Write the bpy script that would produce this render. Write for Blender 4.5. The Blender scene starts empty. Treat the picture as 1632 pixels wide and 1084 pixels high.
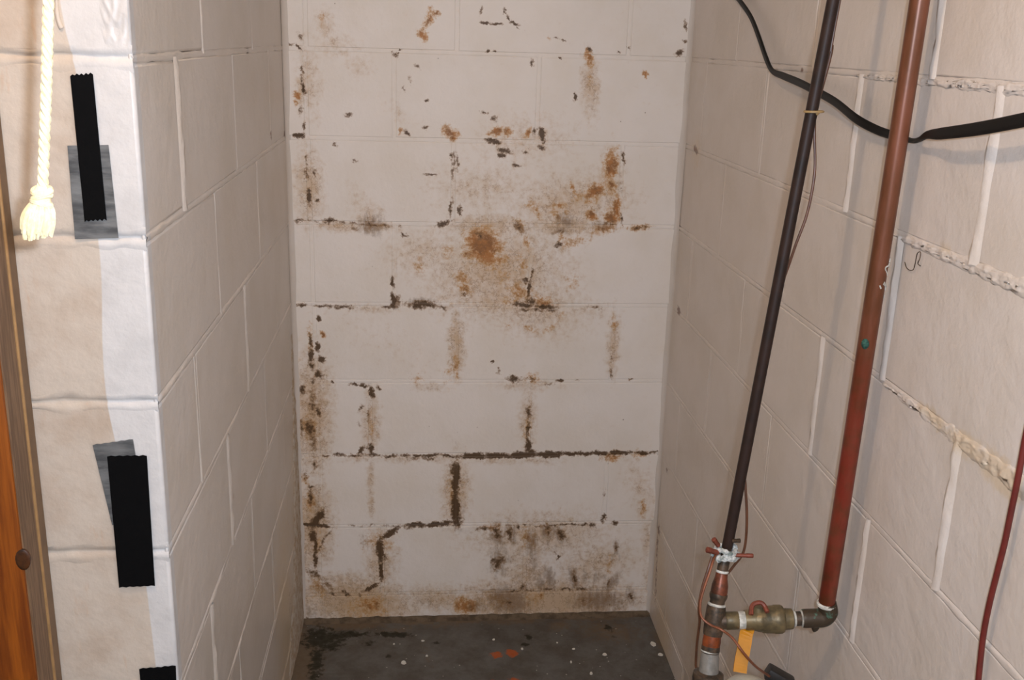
import bpy, bmesh, math, random
from mathutils import Vector, Matrix, noise

random.seed(7)
SC = bpy.context.scene
COL = SC.collection

# ------------------------------------------------------------------ camera, light, exposure
PW, PH, FPX = 1632, 1084, 1629.28
PITCH, YAW, ROLL = .28536, .09741, .0297
CAM = Vector((.40871, -2.49082, 1.53426))
FWD = Vector((math.sin(YAW)*math.cos(PITCH), math.cos(YAW)*math.cos(PITCH), -math.sin(PITCH)))
_r = Vector((math.cos(YAW), -math.sin(YAW), 0)); _u = _r.cross(FWD)
RT = _r*math.cos(ROLL) + _u*math.sin(ROLL)
UP = -_r*math.sin(ROLL) + _u*math.cos(ROLL)
cd = bpy.data.cameras.new('camera'); co = bpy.data.objects.new('camera', cd); COL.objects.link(co)
cd.sensor_width = 36; cd.lens = FPX*36/PW; cd.clip_start = .02
M = Matrix((RT, UP, -FWD)).transposed().to_4x4(); M.translation = CAM
co.matrix_world = M
SC.camera = co

vs = SC.view_settings
vs.view_transform = 'Standard'; vs.look = 'None'; vs.gamma = 1; vs.use_curve_mapping = False
vs.exposure = 0.0

w = bpy.data.worlds.new('world'); SC.world = w; w.use_nodes = True
w.node_tree.nodes['Background'].inputs[0].default_value = (.9, .95, 1, 1)
w.node_tree.nodes['Background'].inputs[1].default_value = .02

def lamp(name, loc, power, color, radius):
    l = bpy.data.lights.new(name, 'POINT'); l.energy = power; l.color = color; l.shadow_soft_size = radius
    o = bpy.data.objects.new(name, l); COL.objects.link(o); o.location = loc
    return o
# the camera's own flash, just right of and above the lens, and a bare warm bulb under the ceiling
lamp('flash', CAM + RT*.045 + UP*.03 - FWD*.01, 42, (.84, .97, 1.17), .012)
lamp('ceiling_bulb_light', (.12, -1.86, 2.22), 15.5, (1.0, .72, .48), .024)

# ------------------------------------------------------------------ pixel rays meet real surfaces
XL, SL, XR, SR, YF = .1009, -.0059, 1.0623, -.0061, -1.277
J1, CH = .0793, .2032
JZ = [J1 + (k-1)*CH for k in range(0, 13)]     # bed joint heights, JZ[k]
JZ[0] = 0
CEIL = JZ[12]
def ray(x, y): return FWD + RT*((x-PW/2)/FPX) - UP*((y-PH/2)/FPX)
def at(x, y, depth): return CAM + ray(x, y)*depth
def on(x, y, n, d):
    D = ray(x, y); n = Vector(n); return CAM + D*((d - CAM.dot(n))/D.dot(n))
def on_back(x, y, off=0): return on(x, y, (0, 1, 0), -off)
def on_right(x, y, off=0): return on(x, y, (1, SR, 0), XR-off)
def on_left(x, y, off=0): return on(x, y, (1, SL, 0), XL+off)
def on_front(x, y, off=0): return on(x, y, (0, 1, 0), YF-off)
def on_floor(x, y, z=0): return on(x, y, (0, 0, 1), z)

# ------------------------------------------------------------------ mesh helpers
def obj(name, verts, faces, mat, parent=None, smooth=True):
    me = bpy.data.meshes.new(name)
    off = parent_world(parent)
    me.from_pydata([tuple(Vector(v)-off) for v in verts], [], faces); me.update()
    bm = bmesh.new(); bm.from_mesh(me); bmesh.ops.recalc_face_normals(bm, faces=bm.faces); bm.to_mesh(me); bm.free()
    if smooth:
        for p in me.polygons: p.use_smooth = True
        me.set_sharp_from_angle(angle=.75)
    if mat: me.materials.append(mat)
    o = bpy.data.objects.new(name, me); COL.objects.link(o)
    if parent: o.parent = parent
    return o
def parent_world(p):
    v = Vector((0, 0, 0))
    while p is not None:
        v += p.location; p = p.parent
    return v
def thing(name, label, cat, loc, group=None):
    o = bpy.data.objects.new(name, None); COL.objects.link(o); o.location = loc; o.empty_display_size = .05
    return tag(o, label, cat, group)
def tag(o, label, cat, group=None):
    o['label'] = label; o['category'] = cat
    if group: o['group'] = group
    return o
def spline(pts, n=8):
    pts = [Vector(p) for p in pts]; out = []
    P = [pts[0]*2-pts[1]] + pts + [pts[-1]*2-pts[-2]]
    for i in range(1, len(P)-2):
        a, b, c, d = P[i-1:i+3]
        for k in range(n):
            t = k/n
            out.append(.5*((2*b)+(c-a)*t+(2*a-5*b+4*c-d)*t*t+(3*b-a-3*c+d)*t**3))
    out.append(pts[-1]); return out
def frames(pts):
    T = []
    for i in range(len(pts)):
        T.append((pts[min(i+1, len(pts)-1)]-pts[max(i-1, 0)]).normalized())
    ref = Vector((0, 0, 1)) if abs(T[0].z) < .9 else Vector((1, 0, 0))
    N = [(ref - T[0]*ref.dot(T[0])).normalized()]
    for t in T[1:]:
        v = N[-1]-t*N[-1].dot(t); N.append(v.normalized())
    return [(t, n, t.cross(n)) for t, n in zip(T, N)]
def tube(pts, r, seg=10, prof=None, caps=True):
    """sweep a round (or given) profile; r may be one radius or a list"""
    pts = [Vector(p) for p in pts]; F = frames(pts); V = []; Q = []
    rr = r if isinstance(r, (list, tuple)) else [r]*len(pts)
    for p, (t, n, b), q in zip(pts, F, rr):
        for k in range(seg):
            a = 2*math.pi*k/seg
            x, y = (math.cos(a), math.sin(a)) if prof is None else prof[k]
            V.append(p + n*(x*q) + b*(y*q))
    for i in range(len(pts)-1):
        for k in range(seg):
            a = i*seg+k; b = i*seg+(k+1) % seg
            Q.append((a, b, b+seg, a+seg))
    if caps:
        Q.append(tuple(range(seg))[::-1]); Q.append(tuple(range((len(pts)-1)*seg, len(pts)*seg)))
    return V, Q
def stack(a, b, prof, seg=20):
    """lathe along the line a-b: prof = [(t 0..1, radius)]; sharp steps doubled"""
    a, b = Vector(a), Vector(b)
    return tube2([a.lerp(b, t) for t, _ in prof], [r for _, r in prof], (b-a).normalized(), seg)
def tube2(pts, rr, t, seg):
    ref = Vector((0, 0, 1)) if abs(t.z) < .9 else Vector((1, 0, 0))
    n = (ref-t*ref.dot(t)).normalized(); b = t.cross(n); V = []; Q = []
    for p, q in zip(pts, rr):
        for k in range(seg):
            a = 2*math.pi*k/seg; V.append(p + n*(math.cos(a)*q) + b*(math.sin(a)*q))
    for i in range(len(pts)-1):
        for k in range(seg):
            x = i*seg+k; y = i*seg+(k+1) % seg
            Q.append((x, y, y+seg, x+seg))
    Q.append(tuple(range(seg))[::-1]); Q.append(tuple(range((len(pts)-1)*seg, len(pts)*seg)))
    return V, Q
def join(*parts):
    V = []; Q = []
    for v, q in parts:
        o = len(V); V += list(v); Q += [tuple(i+o for i in f) for f in q]
    return V, Q
def rbox(lo, hi, bevel=.004, jit=0, seg=2, seed=0):
    """box with rounded, slightly uneven edges"""
    bm = bmesh.new(); bmesh.ops.create_cube(bm, size=1)
    lo, hi = Vector(lo), Vector(hi)
    for v in bm.verts: v.co = Vector([lo[i]+(v.co[i]+.5)*(hi[i]-lo[i]) for i in range(3)])
    bmesh.ops.bevel(bm, geom=list(bm.edges), offset=bevel, segments=seg, profile=.6, affect='EDGES', clamp_overlap=True)
    if jit:
        for v in bm.verts: v.co += noise.noise_vector(v.co*23+Vector((seed*3.1, 0, 0)))*jit
    V = [v.co.copy() for v in bm.verts]; bm.verts.index_update()
    Q = [tuple(v.index for v in f.verts) for f in bm.faces]; bm.free()
    return V, Q
def obj_local(name, VQ, mat, parent, smooth=True):
    me = bpy.data.meshes.new(name); me.from_pydata([tuple(v) for v in VQ[0]], [], VQ[1]); me.update()
    if smooth:
        for p in me.polygons: p.use_smooth = p.area < .004
    me.materials.append(mat)
    o = bpy.data.objects.new(name, me); COL.objects.link(o); o.parent = parent
    return o

# ------------------------------------------------------------------ materials
def s2l(c):
    return tuple((v/255/12.92 if v/255 <= .04045 else ((v/255+.055)/1.055)**2.4) for v in c)
class NT:
    def __init__(self, name):
        self.m = bpy.data.materials.new(name); self.m.use_nodes = True
        self.t = self.m.node_tree; self.n = self.t.nodes; self.b = self.n['Principled BSDF']
        self.pos = self.new('ShaderNodeNewGeometry').outputs['Position']
    def new(self, kind, **kw):
        n = self.n.new(kind)
        for k, v in kw.items(): setattr(n, k, v)
        return n
    def put(self, sock, v):
        if isinstance(v, bpy.types.NodeSocket): self.t.links.new(v, sock)
        else: sock.default_value = v
    def math(self, op, a, b=None, c=None, clamp=False):
        n = self.new('ShaderNodeMath', operation=op, use_clamp=clamp)
        for i, v in enumerate((a, b, c)):
            if v is not None: self.put(n.inputs[i], v)
        return n.outputs[0]
    def vmath(self, op, a, b=None):
        n = self.new('ShaderNodeVectorMath', operation=op); self.put(n.inputs[0], a)
        if b is not None:
            if op == 'SCALE': self.put(n.inputs['Scale'], b)
            else: self.put(n.inputs[1], b)
        return n.outputs[0]
    def noise(self, scale, detail=4, rough=.55, vec=None, out='Fac', stretch=None):
        v = vec or self.pos
        if stretch:
            mp = self.new('ShaderNodeMapping'); self.put(mp.inputs['Vector'], v); mp.inputs['Scale'].default_value = stretch; v = mp.outputs[0]
        n = self.new('ShaderNodeTexNoise'); self.put(n.inputs['Vector'], v)
        n.inputs['Scale'].default_value = scale; n.inputs['Detail'].default_value = detail; n.inputs['Roughness'].default_value = rough
        return n.outputs[out]
    def ramp(self, v, lo, hi, a=0., b=1.):
        n = self.new('ShaderNodeMapRange', interpolation_type='SMOOTHSTEP'); self.put(n.inputs[0], v)
        for i, q in zip((1, 2, 3, 4), (lo, hi, a, b)): n.inputs[i].default_value = q
        return n.outputs[0]
    def mix(self, f, a, b):
        n = self.new('ShaderNodeMix', data_type='RGBA'); self.put(n.inputs[0], f)
        for s, v in ((n.inputs[6], a), (n.inputs[7], b)):
            self.put(s, v if isinstance(v, bpy.types.NodeSocket) else (*v[:3], 1))
        return n.outputs[2]
    def bump(self, h, strength, dist=.001, prev=None):
        n = self.new('ShaderNodeBump'); self.put(n.inputs['Height'], h)
        n.inputs['Strength'].default_value = strength; n.inputs['Distance'].default_value = dist
        if prev: self.put(n.inputs['Normal'], prev)
        return n.outputs[0]
    def out(self, color, rough=.5, metal=0, normal=None, spec=.5, coat=0):
        self.put(self.b.inputs['Base Color'], color if isinstance(color, bpy.types.NodeSocket) else (*color[:3], 1))
        self.put(self.b.inputs['Roughness'], rough); self.put(self.b.inputs['Metallic'], metal)
        self.b.inputs['Specular IOR Level'].default_value = spec
        if coat: self.b.inputs['Coat Weight'].default_value = coat; self.b.inputs['Coat Roughness'].default_value = .2
        if normal: self.put(self.b.inputs['Normal'], normal)
        return self.m

def simple(name, rgb, rough=.5, metal=0, var=.25, scale=60, bump=.3, rgb2=None, spec=.5, coat=0, bscale=None, bdist=.0006):
    t = NT(name); c = s2l(rgb); c2 = s2l(rgb2) if rgb2 else tuple(v*(1-var) for v in c)
    n = t.noise(scale, 5, .6)
    col = t.mix(t.ramp(n, .38, .66), c, c2)
    nb = t.bump(t.noise(bscale or scale*3, 4), bump, bdist) if bump else None
    return t.out(col, rough, metal, nb, spec, coat)

# --- stains: each stroke is (x1,y1,x2,y2,halfwidth px,strength) read off the wall, laid on the wall in metres
DARK = [
 (526,725,661,727,4,.75),(661,727,740,727,5,.8),(730,727,900,724,7,1.25),(890,724,1000,722,5,1.1),(990,722,1053,720,3,.85),(845,719,853,722,9,.9),
 (640,731,705,732,5,.6),(650,727,780,726,4,.85),(860,724,1050,721,4,.9),(722,836,640,838,4,.8),(625,842,606,862,6,.9),(728,733,725,845,8,1.25),(722,738,726,760,11,.8),(729,820,729,838,12,.8),(724,760,722,835,5,.6),
 (640,838,720,836,6,1.1),(700,836,722,830,6,.9),(551,838,640,838,2.5,.55),(640,837,605,862,6,1.1),(605,855,607,900,8,1.2),(608,890,606,932,4.5,1.0),(606,928,574,946,4,1.0),(574,944,573,952,3,.7),(612,875,616,900,6,.6),
 (476,833,530,841,4,1.0),(476,822,478,838,3,.9),(495,842,515,814,10,1.2),(498,850,499,858,10,1.1),(503,850,502,908,4,1.1),(529,842,504,882,2.5,.7),
 (490,910,512,920,11,.65),(500,915,548,950,9,.52),(546,942,556,948,7,.7),(525,945,535,948,6,.7),
 (482,615,482,628,7,.85),(495,640,499,655,6,.75),(492,668,496,700,12,.8),(480,665,482,700,5,.7),(506,650,508,664,5,.8),(497,600,500,745,14,.52),(503,735,500,748,7,.7),(495,775,497,812,5,.75),(492,777,502,777,4,.7),(485,750,487,765,8,.6),(478,735,476,770,3,.6),
 (468,484,492,487,3.5,.8),(495,487,570,491,5,.75),(605,488,640,489,4.5,.9),(625,440,627,461,3,1.1),(625,468,629,489,4.5,1.15),(634,485,634,470,8,.62),(640,485,705,487,8,.95),(700,489,712,494,4,.7),(810,485,895,489,6,.85),(822,494,892,495,4,.7),(930,488,965,493,4,.6),
 (468,352,488,350,3.5,.8),(512,350,536,352,5.5,.9),(486,351,515,357,2.5,.55),(536,353,625,361,3,.62),(585,355,592,358,9,.62),(694,360,718,352,6,.95),(716,352,722,312,4,.75),(722,290,724,240,3,.68),(732,322,734,348,4,.8),(727,235,730,280,4,.62),(642,373,648,375,5,.9),(560,363,570,365,5,.6),
 (470,217,484,215,5.5,1.25),(455,70,470,72,2.5,.8),(470,70,480,82,2.5,.9),(480,100,484,140,2.5,.7),(482,130,486,156,3.5,.85),(478,165,480,185,3.5,.65),(484,195,485,210,3,.8),(475,55,480,62,6,.65),
 (492,300,493,327,4.5,1.15),(487,245,490,290,3.5,.62),(505,315,506,322,4,.7),(501,260,502,290,3,.6),
 (764,35,802,40,2.6,1.1),(803,12,812,36,1.8,.9),(808,34,830,40,2,.9),(822,40,827,47,2,.8),(767,12,765,22,3,.7),(862,204,865,226,5.5,1.2),(854,205,852,214,3.5,.85),(860,234,868,236,5,.85),(765,178,776,182,4,.7),(784,190,790,190,6,.85),
 (770,224,800,228,5,.95),(792,235,815,243,5,.9),(796,247,802,249,6,.95),(815,262,830,264,4,.7),(833,241,838,243,4,.7),(626,84,632,86,3.5,1.0),(636,81,638,81,2,.9),(775,81,778,81,2.5,.9),(786,82,789,82,2.5,.9),(892,92,893,92,2.5,.9),(848,95,849,106,2.5,.8),(986,84,988,84,2.5,.9),
 (1080,86,1089,80,5,1.0),(1091,30,1094,50,3,.75),(1088,64,1093,66,3,.7),(937,76,940,80,5,.8),(915,147,918,160,3.5,1.0),(1002,76,1004,80,2.5,.8),(880,58,905,66,2,.6),
 (672,276,698,281,3,.9),(676,161,684,161,2.5,.8),(658,103,672,110,4,.65),(653,122,655,135,4,.6),(642,140,644,146,2.5,.8),(552,181,558,183,5,.75),(671,205,685,201,3.5,.7),(645,210,650,214,4,.8),(716,245,722,255,4,.7),(562,255,566,257,4,.6),(533,228,537,231,3,.6),
 (508,503,508,510,4.5,1.0),(494,528,497,582,4.5,.9),(506,543,507,563,4,1.05),(511,571,513,575,6,1.1),(504,594,514,600,8,.9),(500,605,500,612,5,.8),(495,578,497,590,5,.8),(527,610,534,612,2.5,.75),
 (554,612,590,616,3,.9),(590,616,594,634,5,1.0),(601,614,604,622,4,.85),(578,642,572,658,3,.7),(587,650,586,675,6,.62),(568,672,574,680,4,.5),(570,724,580,714,5,1.0),(583,714,592,716,3,.7),(591,708,592,726,6,1.1),(510,724,526,725,2.5,.7),
 (808,604,832,605,7,.85),(840,604,854,604,6,.62),(785,576,786,575,2.5,1.1),(792,585,796,595,3,.6),(885,607,900,607,3,.8),(918,606,925,607,3,.5),(974,588,974,606,4,.7),(973,560,975,580,3,.55),(865,614,885,614,3,.6),(1004,605,1006,605,3,.7),
 (843,650,841,668,6,.85),(844,665,840,705,4,.8),(840,700,844,722,7,1.0),(964,778,963,800,2.5,.5),(962,816,960,834,4,.85),
 (755,843,785,842,6,.7),(788,840,796,858,9,.75),(811,840,813,862,7,.78),(825,838,828,842,4,.8),(868,838,878,844,9,.8),(873,842,873,858,5,.6),(890,845,900,860,9,.8),(868,838,942,836,3,.75),(940,837,948,839,5,.85),(975,833,985,832,4,.9),(760,838,870,838,2,.55),
 (782,896,806,892,9,.75),(790,912,798,880,6,.8),(845,893,850,890,6,.5),(880,875,890,890,2,.5),(889,884,889,890,2.5,.8),
 (800,943,945,938,3,.7),(800,958,822,966,10,.62),(925,955,940,962,9,.55),(830,940,836,935,10,.7),(914,910,916,936,5,.85),(965,936,975,922,5,.7),(1003,945,1008,955,5,.9),(950,905,962,880,5,.5),(982,865,983,880,6,.65),
 (1040,890,1042,970,4,.55),(480,985,500,990,6,.6),(478,900,480,960,3,.6),(1036,945,1038,970,4,.5),
 (835,478,860,484,9,.7),(846,440,842,478,3.5,.95),(830,445,845,450,4,.8),(848,420,846,450,2,.7),(735,465,745,472,7,.6),(880,372,905,370,6,.6),(960,352,980,356,6,.6),(885,392,893,389,5,.9),(820,352,832,372,9,.62),(1000,363,1042,362,6,.6),(990,340,993,358,3,.75),(989,290,990,310,3,.5),(992,240,994,262,3.5,.9),(760,372,770,380,9,.6),(775,420,785,418,8,.3),(630,358,645,362,4,.5),
]
ORANGE = [
 (708,206,728,218,9,.95),(716,218,728,222,6,.9),(783,213,800,207,8,.95),(800,207,815,212,7,.85),(838,215,846,206,6,.85),(470,150,477,155,5,1.1),(471,158,472,168,4,.7),
 (975,248,972,280,12,1.0),(985,230,980,250,8,.5),(972,282,976,310,9,.75),(960,298,938,312,12,.95),(984,310,981,352,6,1.0),(970,343,980,348,11,1.0),(940,340,946,348,7,1.05),(935,322,948,318,9,.6),(905,326,878,328,6,.7),(925,310,918,318,9,.6),(848,324,862,350,8,.65),(835,330,858,322,5,.6),(911,292,914,308,5,.8),(880,332,892,356,7,.6),(900,335,906,350,6,.6),
 (942,368,985,360,10,.75),(1000,362,1040,363,6,.75),(888,388,938,384,9,.65),(895,372,895,390,7,.6),(826,352,832,372,8,.7),(984,350,960,365,8,.6),
 (764,386,775,392,24,1.15),(768,398,782,412,18,1.0),(744,404,752,408,10,.8),(790,415,805,412,12,.6),(838,375,842,398,7,.65),(830,402,836,440,10,.55),(734,442,740,448,11,.75),(736,458,745,466,9,.7),(820,462,838,470,16,.7),(848,478,880,484,10,.75),(800,478,830,484,9,.5),(792,440,815,445,14,.45),(718,390,715,410,9,.5),(708,398,714,410,8,.55),
 (664,425,672,432,8,.6),(668,405,667,420,5,.5),(912,440,926,455,7,.5),(905,462,915,450,7,.5),(895,443,915,447,5,.5),
 (832,516,858,532,5,.6),(858,532,890,514,5,.6),(890,514,900,495,6,.4),(792,517,830,517,5,.4),(978,505,980,530,6,.6),
 (845,602,855,604,10,.65),(728,560,727,610,5,.75),(718,580,716,605,8,.45),(660,605,672,604,9,.5),(842,660,838,715,8,.55),(960,728,990,726,9,.8),(1005,723,1040,722,6,.7),(1010,725,1016,728,5,.6),
 (718,740,722,835,10,.55),(725,760,731,790,12,.4),(490,670,496,695,14,.7),(484,755,488,770,8,.6),(497,785,495,815,8,.8),(596,650,590,720,7,.4),(600,860,586,865,14,.55),(595,850,620,870,16,.5),
 (1026,790,1025,830,4,.75),(770,840,800,842,9,.6),(838,845,846,870,13,.6),(870,840,876,845,8,.7),
 (735,965,745,968,15,.95),(750,958,752,974,10,.9),(845,955,858,950,13,.6),(862,945,864,955,6,.7),(850,966,840,962,8,.5),(580,962,600,968,20,.75),(600,970,598,955,9,.8),(500,920,515,950,14,.6),(968,905,975,885,6,.6),(963,908,975,912,5,.5),(780,950,800,965,18,.5),(920,950,950,960,18,.4),(505,880,508,850,8,.6),(560,970,570,975,20,.5),
 (494,508,494,560,6,.55),(513,532,516,535,4,.9),(494,540,496,560,5,.7),(690,25,676,42,6,.9),(684,28,690,10,5,.6),(690,20,696,22,5,.9),(673,52,676,58,7,1.0),(935,76,942,110,7,.85),(941,105,941,140,6,.45),(512,22,516,36,5,.6),(1027,115,1030,120,4,.8),(875,60,880,62,4,.5),(640,205,636,215,4,.8),
]
TAN = [
 (740,440,850,430,70,.5),(840,330,980,320,45,.45),(700,300,840,300,40,.32),(780,225,900,220,40,.3),(640,410,720,400,40,.35),(800,480,900,500,50,.4),(690,480,900,480,25,.45),(700,360,980,360,18,.5),
 (497,560,500,760,30,.6),(490,240,495,360,22,.5),(498,780,500,900,30,.65),(485,60,500,200,18,.35),(500,950,640,970,40,.75),(700,960,1030,955,34,.75),(640,950,760,960,22,.5),(760,860,960,850,40,.45),(830,900,850,930,40,.45),(900,910,990,890,40,.4),(940,80,942,190,14,.5),(980,490,975,610,12,.45),(727,490,728,610,12,.6),(592,620,591,725,14,.5),(842,620,840,722,14,.45),(728,730,725,840,22,.5),(608,850,607,940,24,.5),
 (480,120,478,170,9,.5),(510,60,560,78,20,.3),(515,20,520,60,14,.4),(560,95,580,110,18,.3),(1000,730,1045,830,22,.3),(1022,780,1024,835,9,.4),(590,725,592,835,6,.45),(770,615,900,615,10,.35),(650,616,720,618,8,.35),(530,730,900,735,8,.35),(500,360,640,362,10,.45),(540,490,640,495,8,.4),(560,300,600,360,20,.25),(610,140,660,220,14,.2),(880,490,980,500,18,.3),(975,240,970,350,20,.45),(1030,820,1035,970,10,.4),(580,345,600,345,18,.4),(520,500,720,600,40,.12),
]
SMEAR = [
 (585,358,600,360,18,.8),(560,360,630,362,7,.6),(892,350,908,356,12,.85),(880,370,910,368,7,.7),(940,358,985,362,11,.6),(640,482,705,486,9,.8),(630,475,632,488,8,.8),(826,360,834,372,10,.6),
 (790,838,796,868,12,.85),(812,838,815,864,10,.8),(772,842,800,842,8,.6),(845,840,850,892,12,.75),(868,838,874,862,10,.8),(882,842,900,864,9,.85),(793,872,797,915,16,.75),(782,905,808,893,12,.75),
 (790,950,830,966,24,.95),(740,966,780,962,16,.6),(920,955,985,962,22,.9),(912,905,917,938,8,.9),(930,905,934,938,8,.6),(950,910,952,936,8,.5),(985,915,960,950,10,.85),(955,925,970,915,8,.5),(1003,940,1007,960,8,.85),(873,905,878,940,12,.75),(858,915,866,945,10,.7),(848,870,850,935,9,.55),(982,862,985,890,7,.7),(968,900,980,880,8,.5),(885,862,890,890,14,.3),
 (640,958,720,965,12,.4),(490,920,545,955,14,.5),(485,960,500,985,14,.5),(480,845,484,930,7,.5),(575,855,590,872,12,.5),(600,950,604,975,6,.4),(1040,860,1044,975,7,.6),(720,700,735,716,8,.3),(500,640,505,735,10,.3),(716,745,722,830,6,.5),(735,745,738,830,5,.45),(700,842,760,848,8,.4),(500,790,508,830,9,.5),
]
RAW_DARK, RAW_ORANGE, RAW_TAN = s2l((86, 64, 42)), s2l((178, 116, 56)), s2l((198, 160, 110))

def strokes(t, vec, lst, proj, keep, grow=1.0):
    """sum of soft ellipses; each is a Mapping node and a spherical gradient"""
    acc = None; full = []
    for x1, y1, x2, y2, wd, st in lst:                 # long strokes become chains, so that they do not fade at both ends
        n = min(5, max(1, int(math.hypot(x2-x1, y2-y1)/(wd*7))))
        for i in range(n):
            p, q = max(0, i/n-.16/n), min(1, (i+1)/n+.16/n)
            full.append((x1+(x2-x1)*p, y1+(y2-y1)*p, x1+(x2-x1)*q, y1+(y2-y1)*q, wd, st))
    for x1, y1, x2, y2, wd, st in full:
        a, b = proj(x1, y1), proj(x2, y2)
        if not keep((a+b)/2, (a-b).length/2 + .05): continue
        c = proj((x1+x2)/2, (y1+y2)/2); e = proj((x1+x2)/2+1, (y1+y2)/2); px = (e-c).length
        d = b-a; hw = wd*px*grow*1.6; hl = d.length/2 + hw
        mp = t.new('ShaderNodeMapping', vector_type='TEXTURE'); t.put(mp.inputs['Vector'], vec)
        mp.inputs['Location'].default_value = (c.x, c.y, 0)
        mp.inputs['Rotation'].default_value = (0, 0, math.atan2(d.y, d.x) if d.length > 1e-6 else 0)
        mp.inputs['Scale'].default_value = (hl, hw, 1)
        g = t.new('ShaderNodeTexGradient', gradient_type='SPHERICAL'); t.put(g.inputs[0], mp.outputs[0])
        gs = t.math('MULTIPLY', t.math('POWER', g.outputs[1], .8), st*1.3)
        acc = gs if acc is None else t.math('MAXIMUM', acc, gs)
    return acc
def plane_vec(t, axes):
    """wall coordinates (u, v, 0) from world position, with ragged edges"""
    d = t.vmath('SCALE', t.vmath('SUBTRACT', t.noise(34, 3, .6, out='Color'), (.5, .5, .5)), .022)
    d = t.vmath('ADD', d, t.vmath('SCALE', t.vmath('SUBTRACT', t.noise(150, 3, .65, out='Color'), (.5, .5, .5)), .014))
    p = t.vmath('ADD', t.pos, d)
    s = t.new('ShaderNodeSeparateXYZ'); t.put(s.inputs[0], p)
    c = t.new('ShaderNodeCombineXYZ')
    for i, a in enumerate(axes): t.put(c.inputs[i], s.outputs[a])
    return c.outputs[0]
PAINT = (241, 233, 225)  # back wall white, lifted in colour to offset the flash's falloff
def paint_base(t, rgb=PAINT, patch=.06):
    c = s2l(rgb)
    col = t.mix(t.ramp(t.noise(7, 4), .35, .7), c, tuple(v*(1-patch)*k for v, k in zip(c, (1, .985, .95))))
    return col
def paint_bump(t, k=1.0):
    a = t.bump(t.noise(20, 3, .5), .45*k, .005)
    a = t.bump(t.noise(85, 3, .55), .45*k, .0018, a)
    a = t.bump(t.noise(260, 3, .6), .35*k, .0006, a)
    return a
def stained(name, zlo, zhi):
    t = NT(name)
    proj = lambda x, y: (lambda p: Vector((p.x, p.z)))(on_back(x, y))
    keep = lambda c, r: c.y+r > zlo and c.y-r < zhi
    vec = plane_vec(t, 'XZ' if False else (0, 2))
    col = paint_base(t, PAINT, .05)
    fine = t.noise(72, 6, .64); mid = t.noise(40, 5, .6); spk = t.noise(210, 3, .6)
    n = t.math('ADD', t.math('MULTIPLY', fine, .6), t.math('MULTIPLY', mid, .4))
    nn = t.math('ADD', t.math('MULTIPLY', fine, .55), t.math('MULTIPLY', t.noise(170, 5, .68), .45))
    A = strokes(t, vec, TAN, proj, keep)
    if A:
        m = t.ramp(t.math('ADD', A, t.math('MULTIPLY', t.math('SUBTRACT', n, .5), 1.6)), .08, .80, 0, .70)
        col = t.mix(m, col, RAW_TAN)
        sp = t.math('MULTIPLY', t.ramp(spk, .63, .70), t.ramp(A, .2, .55, 0, .7))
        col = t.mix(sp, col, s2l((120, 90, 58)))
        vein = t.math('ABSOLUTE', t.math('SUBTRACT', t.noise(24, 5, .72), .5))
        vein = t.math('MULTIPLY', t.ramp(vein, .022, .006), t.ramp(t.math('ADD', A, t.math('SUBTRACT', n, .5)), .22, .50, 0, .45))
        col = t.mix(vein, col, s2l((150, 108, 64)))
    A = strokes(t, vec, ORANGE, proj, keep)
    if A:
        d = t.math('ADD', A, t.math('MULTIPLY', t.math('SUBTRACT', nn, .5), 2.7))
        col = t.mix(t.ramp(d, .30, .85, 0, .8), col, s2l((206, 162, 108)))
        col = t.mix(t.ramp(d, .60, 1.10, 0, .9), col, t.mix(t.ramp(mid, .42, .60), RAW_ORANGE, s2l((138, 90, 48))))
    A = strokes(t, vec, SMEAR, proj, keep)
    if A:
        vs_ = t.noise(60, 5, .66, stretch=(1.6, 1, .45))
        d = t.math('ADD', A, t.math('MULTIPLY', t.math('SUBTRACT', t.math('ADD', t.math('MULTIPLY', vs_, .6), t.math('MULTIPLY', nn, .4)), .5), 2.2))
        col = t.mix(t.ramp(d, .28, 1.05, 0, .72), col, t.mix(t.ramp(mid, .42, .6), s2l((136, 112, 90)), s2l((132, 102, 72))))
    A = strokes(t, vec, [(a, b, c, d, (e*.62+.8 if e > 3 else e*.85), f) for a, b, c, d, e, f in DARK], proj, keep)
    if A:
        d = t.math('ADD', A, t.math('MULTIPLY', t.math('SUBTRACT', nn, .5), 2.3))
        col = t.mix(t.ramp(d, .30, .66, 0, .62), col, s2l((160, 124, 86)))
        col = t.mix(t.ramp(d, .50, .92, 0, .93), col, RAW_DARK)
    # scattered pin specks all over the old paint
    v = t.new('ShaderNodeTexVoronoi'); t.put(v.inputs['Vector'], t.pos); v.inputs['Scale'].default_value = 26
    pin = t.math('MULTIPLY', t.ramp(v.outputs['Distance'], .055, .03), t.ramp(t.noise(9, 3), .52, .6))
    col = t.mix(t.math('MULTIPLY', pin, .7), col, s2l((110, 86, 62)))
    return t.out(col, .5, 0, paint_bump(t, .75), .35)

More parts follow.
